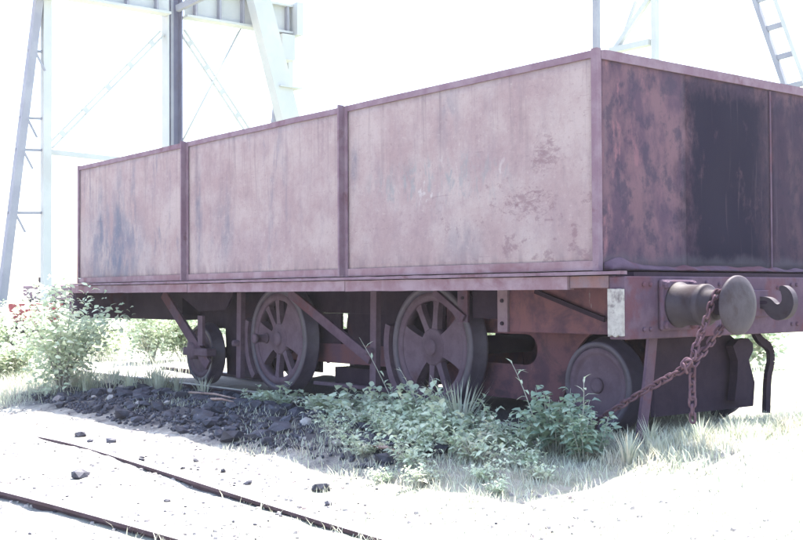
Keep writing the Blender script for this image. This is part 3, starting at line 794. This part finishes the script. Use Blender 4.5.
# bush at the wagon's far end
def bush_meshes(h, rad, nst, nl, ln, w, mat):
    st, lf = MB(), MB()
    cl = []
    for i in range(nst):
        a = rnd(0, 2*pi); r = rad*math.sqrt(random.random()); t = Vector((r*cos(a), r*sin(a), h*rnd(.45, 1.0)*(1-.35*(r/rad)**2)))
        p = [Vector((t.x*.15*u, t.y*.15*u, 0)) if u == 0 else Vector((t.x*u**1.3, t.y*u**1.3, t.z*u)) for u in (0, .25, .5, .75, 1)]
        st.tube([p[0]-Vector((0, 0, .05))]+p[1:], [.010, .008, .006, .004, .002], 5); cl += [p[2], p[3], p[4], p[4]]
        for b in range(3):
            q = p[random.choice((1, 2, 3))]; e = q+rdir(.4)*rad*rnd(.2, .4); st.tube([q, (q+e)/2+Vector((0, 0, .02)), e], [.004, .003, .001], 4); cl.append(e)
    for i in range(nl):
        c = random.choice(cl); p = c+Vector((random.gauss(0, .07), random.gauss(0, .07), random.gauss(0, .06)))*(rad/.4)
        if p.z < .02: continue
        leaf(lf, p, rdir(.25), rdir(.8), ln*rnd(.6, 1.2), w*rnd(.6, 1.2), rnd(.1, .5))
    return st.mesh('branch', M['stem']), lf.mesh('foliage', M[mat])
BV = [bush_meshes(1.0, .45, 18, 2300, .058, .032, 'leaf2'), bush_meshes(.8, .5, 14, 1300, .08, .05, 'leaf'), bush_meshes(.7, .6, 16, 1400, .09, .05, 'leaf2')]
def bush(mesh, x, y, label, group=None, sc=1.0, name='bush'):
    o = empty(name, (x, y, gh(x, y)), label, 'bush', group); o.rotation_euler = (0, 0, rnd(0, 6.28)); o.scale = (sc, sc, sc*rnd(.9, 1.1))
    for nm, me in (('branch', mesh[0]), ('foliage', mesh[1])):
        c = bpy.data.objects.new(nm, me); COL.objects.link(c); c.parent = o
        if nm == 'foliage': tag(c, kind='stuff')
    return o
bush(BV[0], -6.70, -1.86, 'tall pale leafy bush at the corner of the wagon far end', sc=1.25)
bush(BV[1], -8.5, -1.75, 'pale bush beside the tall bush at the wagon far end', sc=.85)
bush(BV[2], -9.3, -2.0, 'wide low bush on the open side of the paired pale bushes', sc=.7)
GB = 'bushes in the rough ground behind the wagon'
k = 0
for i in range(34):
    x = -25+i*.95+rnd(-.4, .4); y = 4.5+rnd(0, 5)
    if x > 7: continue
    bush(BV[i % 3], x, y, 'pale bush in the rough ground behind the wagon', GB, rnd(.85, 1.3))
GL = 'bushes beyond the far end of the wagon'
for i in range(16):
    x = -10.5-i*.75+rnd(-.5, .5); y = -1.6+rnd(0, 3.4)+i*.10
    bush(BV[i % 3], x, y, 'pale sunlit bush in the rough beyond the wagon far end', GL, rnd(.85, 1.3))
# tall seeding stems
def tall_stem(x, y, top, n, label, dz=0):
    b = Vector((x, y, gh(x, y))); st, lf = MB(), MB(); p2 = Vector(top); p1 = (b+p2)/2+Vector((rnd(-.04, .04), 0, .05))
    path = [(1-t)**2*b+2*t*(1-t)*p1+t*t*p2 for t in [j/8 for j in range(9)]]
    o = empty('tall_weed', b, label, 'weed', None)
    st.tube(path, [.005*(1-j/12) for j in range(9)], 5)
    for i in range(n):
        t = .45+.55*i/n; p = (1-t)**2*b+2*t*(1-t)*p1+t*t*p2; d = rdir(.4); d.x = abs(d.x) if i % 2 else -abs(d.x)
        leaf(lf, p, d, Vector((0, 0, 1)), rnd(.05, .09), rnd(.012, .02), rnd(.1, .4))
    st.build('stem', 'stem', o, False); tag(lf.build('foliage', 'leaf2', o, False), kind='stuff')
tall_stem(-.30, -1.46, (-.48, -1.55, .47), 9, 'tall branching dry stem standing in front of the small end wheel')
tall_stem(.02, -1.5, (.08, -1.52, .40), 10, 'tall seeding stem rising between the dense weed and the chain')
tall_stem(-1.55, -1.3, (-1.75, -1.4, .36), 5, 'bent stalk in front of the big spoked wheel beside the rusty plate')
tall_stem(-1.95, -1.2, (-2.35, -1.3, .55), 4, 'long leaning stalk crossing the near spoked wheel')
tall_stem(-1.15, -1.35, (-1.35, -1.45, .33), 6, 'upright stalk in front of the orange rusty frame plate')
# grass
def blade(mb, p, d, h, w, bend):
    sd = Vector((-d.y, d.x, 0))*w; m = p+Vector((0, 0, h*.55))+d*bend*.3; t = p+Vector((0, 0, h))+d*bend
    mb.add([p-sd, p+sd, m+sd*.7, m-sd*.7, t], [(0, 1, 2, 3), (3, 2, 4)], True)
def tuft_mesh(n, h, spread):
    mb = MB()
    for i in range(n):
        a = rnd(0, 6.28); d = Vector((cos(a), sin(a), 0)); hh = h*rnd(.5, 1.1)
        blade(mb, d*rnd(0, spread)-Vector((0, 0, .02)), d, hh, rnd(.004, .008), hh*rnd(.15, .75))
    return mb.mesh('grass_tuft', M['grass'])
TV = [tuft_mesh(40, .30, .05), tuft_mesh(34, .22, .06), tuft_mesh(46, .16, .07)]
def tuft(k, x, y, label, group=None, sc=1):
    o = bpy.data.objects.new('grass_tuft', TV[k]); COL.objects.link(o); o.location = (x, y, gh(x, y)); o.rotation_euler = (0, 0, rnd(0, 6.28)); o.scale = (sc, sc, sc)
    return tag(o, label, 'grass', group)
tuft(0, .22, -1.12, 'grass tuft at the foot of the bent guard iron', sc=.6)
tuft(0, -1.30, -1.22, 'spiky grass tuft below the slot in the rusty frame plate', sc=1.45)
tuft(0, -1.45, -1.12, 'tall spiky grass tuft at the edge of the near spoked wheel', sc=1.45)
tuft(1, -5.3, -1.0, 'thin grass tuft by the far small wheel', sc=1)
for x, y in ((.45, -.95), (.52, -.7), (.48, -.45), (.5, -.2), (.45, .05), (.5, .3), (.48, .55), (.6, -.55), (.62, .1), (.38, -1.25), (.30, -1.4)):
    tuft(2 if random.random() < .6 else 1, x, y, 'short sunlit grass tuft in the row below the headstock', 'grass tufts below the headstock', rnd(.6, .95))
for i in range(16):
    x = rnd(-7.4, -5.9); y = rnd(-1.65, -.95)
    tuft(0 if i % 2 else 1, x, y, 'feathery pale grass tuft between the far end bush and the small wheel', 'grass tufts by the far end bush', rnd(.8, 1.2))
def grass_field():
    mb = MB()
    def scatter(n, x0, x1, y0, y1, h0, h1, dens):
        for i in range(n):
            x, y = rnd(x0, x1), rnd(y0, y1)
            if random.random() > dens(x, y): continue
            a = rnd(0, 6.28); d = Vector((cos(a), sin(a), 0)); h = rnd(h0, h1)
            blade(mb, Vector((x, y, gh(x, y)-.01)), d, h, rnd(.002, .0045), h*rnd(.2, 1.0))
    nz = lambda x, y: .5+.5*noise.noise((x*1.6, y*1.6, 11))
    scatter(26000, -1.5, 3.2, -4.4, 1.4, .02, .085, lambda x, y: sstep(.15, .5, nz(x, y))*sstep(-1.5, -.3, x+.25*(y+2))*(1-.6*sstep(-2.4, -3.6, y)))
    scatter(3500, -2.6, .3, -2.5, -1.2, .02, .08, lambda x, y: sstep(.2, .6, nz(x, y)))
    scatter(8000, -10, -6.2, -2.6, -.9, .05, .20, lambda x, y: sstep(.1, .45, nz(x, y))*(1-sstep(-7.2, -6.2, x)))
    scatter(5500, .18, 1.0, -1.5, 1.3, .04, .12, lambda x, y: sstep(.1, .4, nz(x*2, y*2))*(1-.8*sstep(.5, .9, x)))
    scatter(5000, -6.5, -1.2, -2.1, -1.0, .02, .08, lambda x, y: .6*sstep(.45, .7, nz(x, y)))
    scatter(9000, -9, 4, 1.4, 7, .08, .3, lambda x, y: sstep(.2, .5, nz(x, y)))
    scatter(9000, -22, -8, -3, 5, .1, .35, lambda x, y: sstep(.15, .5, nz(x, y)))
    o = bpy.data.objects.new('grass', mb.mesh('grass', M['grass'])); COL.objects.link(o)
    tag(o, 'short dry grass over the ground round the wagon', 'grass', kind='stuff')
grass_field()

# ------------------------------------------------------------------ coal and stones
def lump_mesh(seed, mat):
    bm = bmesh.new(); bmesh.ops.create_icosphere(bm, subdivisions=1, radius=1)
    rs = random.Random(seed)
    for v in bm.verts:
        v.co *= rs.uniform(.72, 1.22); v.co.z *= .72
    mb = MB().bm(bm); return mb.mesh('coal_lump', M[mat])
CV = [lump_mesh(i, 'coal') for i in range(8)]; SV = [lump_mesh(40+i, 'cinder') for i in range(5)]
def coal_spot():
    while True:
        x = rnd(-7.2, -.9); y = rnd(-2.35, -.55)
        edge = -2.25+.1*sstep(-5.2, -6.8, x)+.1*noise.noise((x*1.5, 2, 2))
        if y < edge: continue
        d = .25+.75*sstep(.28, .55, .5+.5*noise.noise((x*1.3, y*1.6, 21)))
        d *= .35+.65*(1-sstep(-3.0, -1.6, x))
        if random.random() < d: return x, y
def lump(vs, name, x, y, r, label, cat, group=None):
    o = bpy.data.objects.new(name, random.choice(vs)); COL.objects.link(o)
    o.location = (x, y, gh(x, y)+r*.32); o.rotation_euler = (rnd(-.4, .4), rnd(-.4, .4), rnd(0, 6.28)); o.scale = (r*rnd(.8, 1.35), r*rnd(.8, 1.2), r*rnd(.7, 1))
    return tag(o, label, cat, group)
for i in range(240):
    x, y = coal_spot()
    lump(CV, 'coal_lump', x, y, random.choice((.03, .04, .05, .06, .07, .08)), 'black coal lump in the spill along the wagon side', 'coal', 'coal lumps spilled along the wagon')
for i in range(26):
    x, y = coal_spot()
    lump(SV, 'stone', x, min(y, -1.2), rnd(.03, .055), 'pale clinker stone among the spilled coal', 'stone', 'pale stones among the coal')
for i, (x, y) in enumerate(((-1.62, -1.78), (-1.48, -1.86), (-1.38, -1.76), (-1.25, -1.8), (-1.7, -1.9), (-1.15, -1.62), (-1.0, -1.7))):
    lump(CV, 'coal_lump', x, y, rnd(.06, .095), 'big coal lump half hidden among the weeds at the shade edge', 'coal', 'big coal lumps among the weeds')
lump(CV, 'coal_lump', -2.24, -3.51, .055, 'single dark coal lump lying between the two siding rails', 'coal')
lump(CV, 'coal_lump', -0.84, -2.68, .05, 'single dark coal lump alone on pale ash beside the siding rail', 'coal')
lump(CV, 'coal_lump', -4.24, -2.67, .06, 'flat coal lump strayed to the far fringe of the spill', 'coal')
lump(CV, 'coal_lump', -3.57, -2.71, .05, 'coal lump near the buried end of the siding rail', 'coal')
for x, y in ((-2.68, -2.89), (-2.60, -2.93), (-2.15, -2.86), (-1.80, -2.76), (-3.04, -2.93), (-2.33, -2.67), (-0.47, -2.89), (-1.44, -2.80), (-.9, -2.6), (-1.18, -3.46), (-3.75, -2.80)):
    lump(CV, 'coal_lump', x, y, rnd(.018, .03), 'small coal chip scattered on the pale ash by the rail', 'coal', 'stray coal chips on the ash')
def small_coal():
    mb = MB(); base = []
    for i in range(6):
        bm = bmesh.new(); bmesh.ops.create_icosphere(bm, subdivisions=1, radius=1); rs = random.Random(90+i)
        for v in bm.verts: v.co *= rs.uniform(.7, 1.25)
        bm.verts.index_update(); base.append(([v.co.copy() for v in bm.verts], [[v.index for v in f.verts] for f in bm.faces])); bm.free()
    for i in range(4200):
        x, y = coal_spot(); r = rnd(.008, .024)
        vs, fs = random.choice(base); m = Matrix.Translation((x, y, gh(x, y)+r*.3)) @ Matrix.Rotation(rnd(0, 6), 4, rdir(.5)) @ Matrix.Diagonal((r*rnd(.8, 1.3), r, r*.75, 1))
        mb.add([m @ v for v in vs], fs)
    for i in range(420):
        x, y = rnd(-6, 1), rnd(-4.4, -2.0); r = rnd(.004, .011)
        vs, fs = random.choice(base); m = Matrix.Translation((x, y, gh(x, y)+r*.2)) @ Matrix.Diagonal((r*1.2, r, r*.7, 1))
        mb.add([m @ v for v in vs], fs)
    o = bpy.data.objects.new('coal_gravel', mb.mesh('coal_gravel', M['coal'])); COL.objects.link(o)
    tag(o, 'fine broken coal strewn over the ground by the wagon', 'coal', kind='stuff')
small_coal()
def pale_gravel():
    mb = MB()
    for i in range(2600):
        x, y = rnd(-7, 2.2), rnd(-4.6, -1.9); r = rnd(.006, .022)
        if noise.noise((x*1.2, y*1.2, 31)) < -.1: continue
        vs = []
        for k in range(5):
            a = k*2*pi/5+rnd(-.4, .4); vs.append((x+r*cos(a), y+r*sin(a), gh(x, y)-.004))
        for k in range(5):
            a = k*2*pi/5+rnd(-.4, .4); q = r*rnd(.45, .8); vs.append((x+q*cos(a), y+q*sin(a), gh(x, y)+r*rnd(.35, .7)))
        mb.add(vs, [(k, (k+1) % 5, 5+(k+1) % 5, 5+k) for k in range(5)]+[(5, 6, 7, 8, 9)])
    o = bpy.data.objects.new('ash_gravel', mb.mesh('ash_gravel', M['cinder'])); COL.objects.link(o)
    tag(o, 'pale ash gravel over the open ground by the siding rails', 'gravel', kind='stuff')
pale_gravel()
def stick(a, b, label):
    a = Vector((*a, gh(*a)+.05)); b = Vector((*b, gh(*b)+.05)); m = (a+b)/2+Vector((rnd(-.03, .03), rnd(-.03, .03), .015))
    o = MB().tube([a, m, b], [.012, .011, .006], 6).build('stick', 'stick', base=True); tag(o, label, 'stick')
stick((-5.05, -1.28), (-4.1, -1.30), 'long thin reddish stick lying on the coal below the far spoked wheel')
stick((-4.15, -1.55), (-3.85, -1.5), 'short stub of stick lying on the coal spill')
stick((-1.30, -2.0), (-.95, -2.02), 'pale stick lying in the weeds at the shade edge')

# ------------------------------------------------------------------ gantries behind
def H_col(x, y, z0, z1, w, fl, t=.03):
    mb = MB(); mb.box(x-fl/2, x+fl/2, y-w/2, y-w/2+t, z0, z1); mb.box(x-fl/2, x+fl/2, y+w/2-t, y+w/2, z0, z1); mb.box(x-.02, x+.02, y-w/2+t, y+w/2-t, z0, z1)
    return mb
def laced(a, b, w, name, parent, mat):
    "two parallel angles tied with batten plates"
    a, b = Vector(a), Vector(b); d = (b-a).normalized(); q = d.cross(Vector((1, 0, 0))).normalized()
    o = MB().bar(a+q*w/2, b+q*w/2, .05, .05, (1, 0, 0)).bar(a-q*w/2, b-q*w/2, .05, .05, (1, 0, 0)).build(name, mat, parent)
    n = max(3, int((b-a).length/.75))
    for i in range(n):
        p = a+d*((b-a).length*(i+.5)/n); MB().bar(p-q*w*.62+Vector((.035, 0, 0)), p+q*w*.62+Vector((.035, 0, 0)), .14, .012, (1, 0, 0)).build('batten', 'pale_steel', o)
GX = -22.0
ga = empty('steel_gantry', (GX, 7.2, -.1), 'tall pale steel gantry with blue-grey column behind the wagon far end', 'gantry')
col = MB().box(GX-.02, GX+.02, 7.2-.17, 7.2+.17, -.1, 9.6).build('column', 'blue_steel', ga)
MB().box(GX-.18, GX+.18, 7.2-.21, 7.2-.172, -.1, 9.6).build('flange', 'pale_steel', col)
MB().box(GX-.18, GX+.18, 7.2+.172, 7.2+.21, -.1, 9.6).build('flange', 'blue_steel', col)
MB().box(GX+.021, GX+.05, 7.2-.06, 7.2+.02, -.1, 9.6).build('cover_strip', 'mid_steel', col)
bm_ = MB(); bm_.box(GX+.05, GX+.42, 2.6, 6.97, 8.0, 8.06).box(GX+.23, GX+.25, 2.6, 6.97, 8.06, 8.74).box(GX+.05, GX+.42, 2.6, 6.97, 8.74, 8.80); g1 = bm_.build('girder', 'pale_steel', ga)
bm_ = MB(); bm_.box(GX+.05, GX+.42, 7.43, 10.65, 8.0, 8.06).box(GX+.23, GX+.25, 7.43, 10.65, 8.06, 8.74).box(GX+.05, GX+.42, 7.43, 10.65, 8.74, 8.80); g2 = bm_.build('girder', 'pale_steel', ga)
for y in (3.4, 4.2, 5.0, 5.8, 6.6): MB().box(GX+.25, GX+.40, y-.03, y+.03, 8.06, 8.74).build('stiffener', 'mid_steel', g1)
for y in (7.7, 8.4, 9.1, 9.9, 10.5): MB().box(GX+.25, GX+.40, y-.03, y+.03, 8.06, 8.74).build('stiffener', 'mid_steel', g2)
MB().box(GX-.25, GX+.6, 10.66, 10.86, 7.95, 8.85).build('end_plate', 'pale_steel', ga)
MB().box(GX-.1, GX+.5, 10.25, 10.65, 7.25, 7.95).build('bearing_box', 'pale_steel', ga)
MB().bar((GX, 10.45, 7.25), (GX, 10.2, 5.0), .10, .10).build('strut', 'mid_steel', ga)
MB().bar((GX, 10.78, -.1), (GX, 10.78, 7.95), .16, .16).build('post', 'pale_steel', ga)
MB().bar((GX+.7, 9.30, 8.95), (GX+.7, 11.95, -.1), .34, .55, (0, 1, 0)).build('raking_leg', 'pale_steel', ga)
MB().box(GX+.42, GX+.95, 9.9, 10.6, 6.40, 6.44).build('splice_plate', 'pale_steel', ga)
tl = MB().bar((GX, 3.72, 8.2), (GX, 2.72, -.1), .22, .18, (0, 1, 0)).build('raking_leg', 'mid_steel', ga)
MB().bar((GX, 3.88, -.1), (GX, 3.88, 9.2), .2, .2).build('post', 'pale_steel', ga)
for z, y in ((6.67, 3.53), (5.06, 3.34), (4.3, 3.24), (2.8, 3.06)):
    MB().bar((GX-.02, y-.1, z), (GX-.02, 3.98, z+.04), .05, .06).build('tie', 'mid_steel', ga)
    MB().bar((GX+.1, y+.05, z-.02), (GX+.1, y+.28, z-.45), .03, .05).build('gusset', 'mid_steel', ga)
laced((GX, 6.92, 7.58), (GX, 3.98, 4.45), .13, 'brace', ga, 'pale_steel')
laced((GX, 7.48, 7.72), (GX, 10.3, 4.2), .15, 'brace', ga, 'pale_steel')
MB().tube([(GX+.06, 9.3, 8.2), (GX+.06, 6.9, 3.8)], .03, 8).build('tie_rod', 'pale_steel', ga)
MB().bar((GX, 3.98, 4.3), (GX, 6.98, 4.2), .12, .12).build('strut', 'pale_steel', ga)
MB().bar((GX+.2, 7.25, 8.22), (GX+3.6, 8.35, 8.95), .12, .16).build('strut', 'mid_steel', ga)

GY = 12.0
gb = empty('steel_trestle', (-9.5, GY, 0), 'pale steel trestle with ladder-like raking leg rising behind the wagon near end', 'gantry')
MB().bar((-11.82, GY, 0), (-11.82, GY, 9), .12, .12).build('post', 'mid_steel', gb)
MB().bar((-10.25, GY, 0), (-10.25, GY, 9), .12, .12).build('post', 'pale_steel', gb)
MB().bar((-11.75, GY, 5.55), (-10.3, GY, 6.95), .10, .10).build('brace', 'pale_steel', gb)
MB().bar((-11.62, GY+.2, 5.55), (-10.9, GY+.2, 6.95), .06, .06).build('brace', 'pale_steel', gb)
MB().box(-11.4, -10.35, GY-.1, GY+.1, 5.9, 6.02).build('strut', 'pale_steel', gb)
MB().bar((-8.45, GY, 7.85), (-5.65, GY, 0), .09, .09).build('raking_leg', 'mid_steel', gb)
MB().bar((-8.05, GY, 7.85), (-5.2, GY, 0), .08, .08).build('raking_leg', 'pale_steel', gb)
for z in [.6+.57*i for i in range(12)]:
    t = z/7.85; x = -5.65-2.8*t; MB().bar((x+.03, GY, z), (x+.42, GY, z+.03), .05, .10).build('rung', 'mid_steel', gb)

# ------------------------------------------------------------------ far rolling stock
def red_trolley(x, y):
    z = gh(x, y); o = empty('red_trolley', (x, y, z), 'small faded red trolley standing among bushes far beyond the wagon', 'trolley')
    mb = MB(); vs = []
    for zz, a, b in ((.52, .28, .28), (.86, .34, .34)):
        vs += [(x+sx*b, y+sy*a, z+zz) for sx, sy in ((-1, -1), (1, -1), (1, 1), (-1, 1))]
    mb.add(vs, [(0, 3, 2, 1), (0, 1, 5, 4), (1, 2, 6, 5), (2, 3, 7, 6), (3, 0, 4, 7), (4, 5, 6, 7)]); mb.build('body', 'red', o)
    MB().box(x-.28, x+.28, y-.5, y+.4, z+.40, z+.50).build('chassis', 'dark', o)
    MB().bar((x, y-.5, z+.35), (x, y-.62, z+.8), .05, .05).build('handle', 'dark', o)
    for sx in (-1, 1):
        for sy in (-1, 1):
            MB().lathe([(.04, -.04), (.17, -.04), (.17, .04), (.04, .04)], (x+sx*.33, y+sy*.3, z+.17), 'x', 24).build('wheel', 'dark', o)
red_trolley(-14.0, .62)
def far_wagon(x, y):
    z = .02; o = empty('flat_wagon', (x, y, z), 'low rusty flat wagon far off beyond the tank wagon end', 'wagon')
    MB().box(x-1.0, x+1.0, y-1.1, y+2.6, z+.72, z+1.10, .02).build('body', 'trim', o)
    MB().box(x-.8, x+.8, y-1.2, y+2.7, z+.58, z+.74).build('frame', 'dark', o)
    for sy in (-.5, 1.9):
        for sx in (-.7, .7): MB().lathe([(.05, -.05), (.34, -.05), (.34, .05), (.05, .05)], (x+sx, y+sy, z+.36), 'x', 28).build('wheel', 'dark', o)
    MB().bar((x+.6, y-1.25, z+.7), (x+.6, y-1.25, z+1.3), .05, .05).build('handbrake', 'dark', o)
far_wagon(-24.5, 5.7)

# ------------------------------------------------------------------ thin volume added for an overexposed, veiled look
def haze():
    mb = MB().box(-60, 30, -30, 60, -3.0, 14)
    m = bpy.data.materials.new('veil_volume'); m.use_nodes = True; n = m.node_tree.nodes; n.remove(n['Principled BSDF'])
    v = n.new('ShaderNodeVolumePrincipled'); v.inputs['Color'].default_value = (1, .97, .99, 1); v.inputs['Density'].default_value = .0009; v.inputs['Anisotropy'].default_value = .3
    m.node_tree.links.new(v.outputs[0], n['Material Output'].inputs['Volume'])
    o = bpy.data.objects.new('haze', mb.mesh('haze', m)); COL.objects.link(o); tag(o, kind='stuff')
haze()
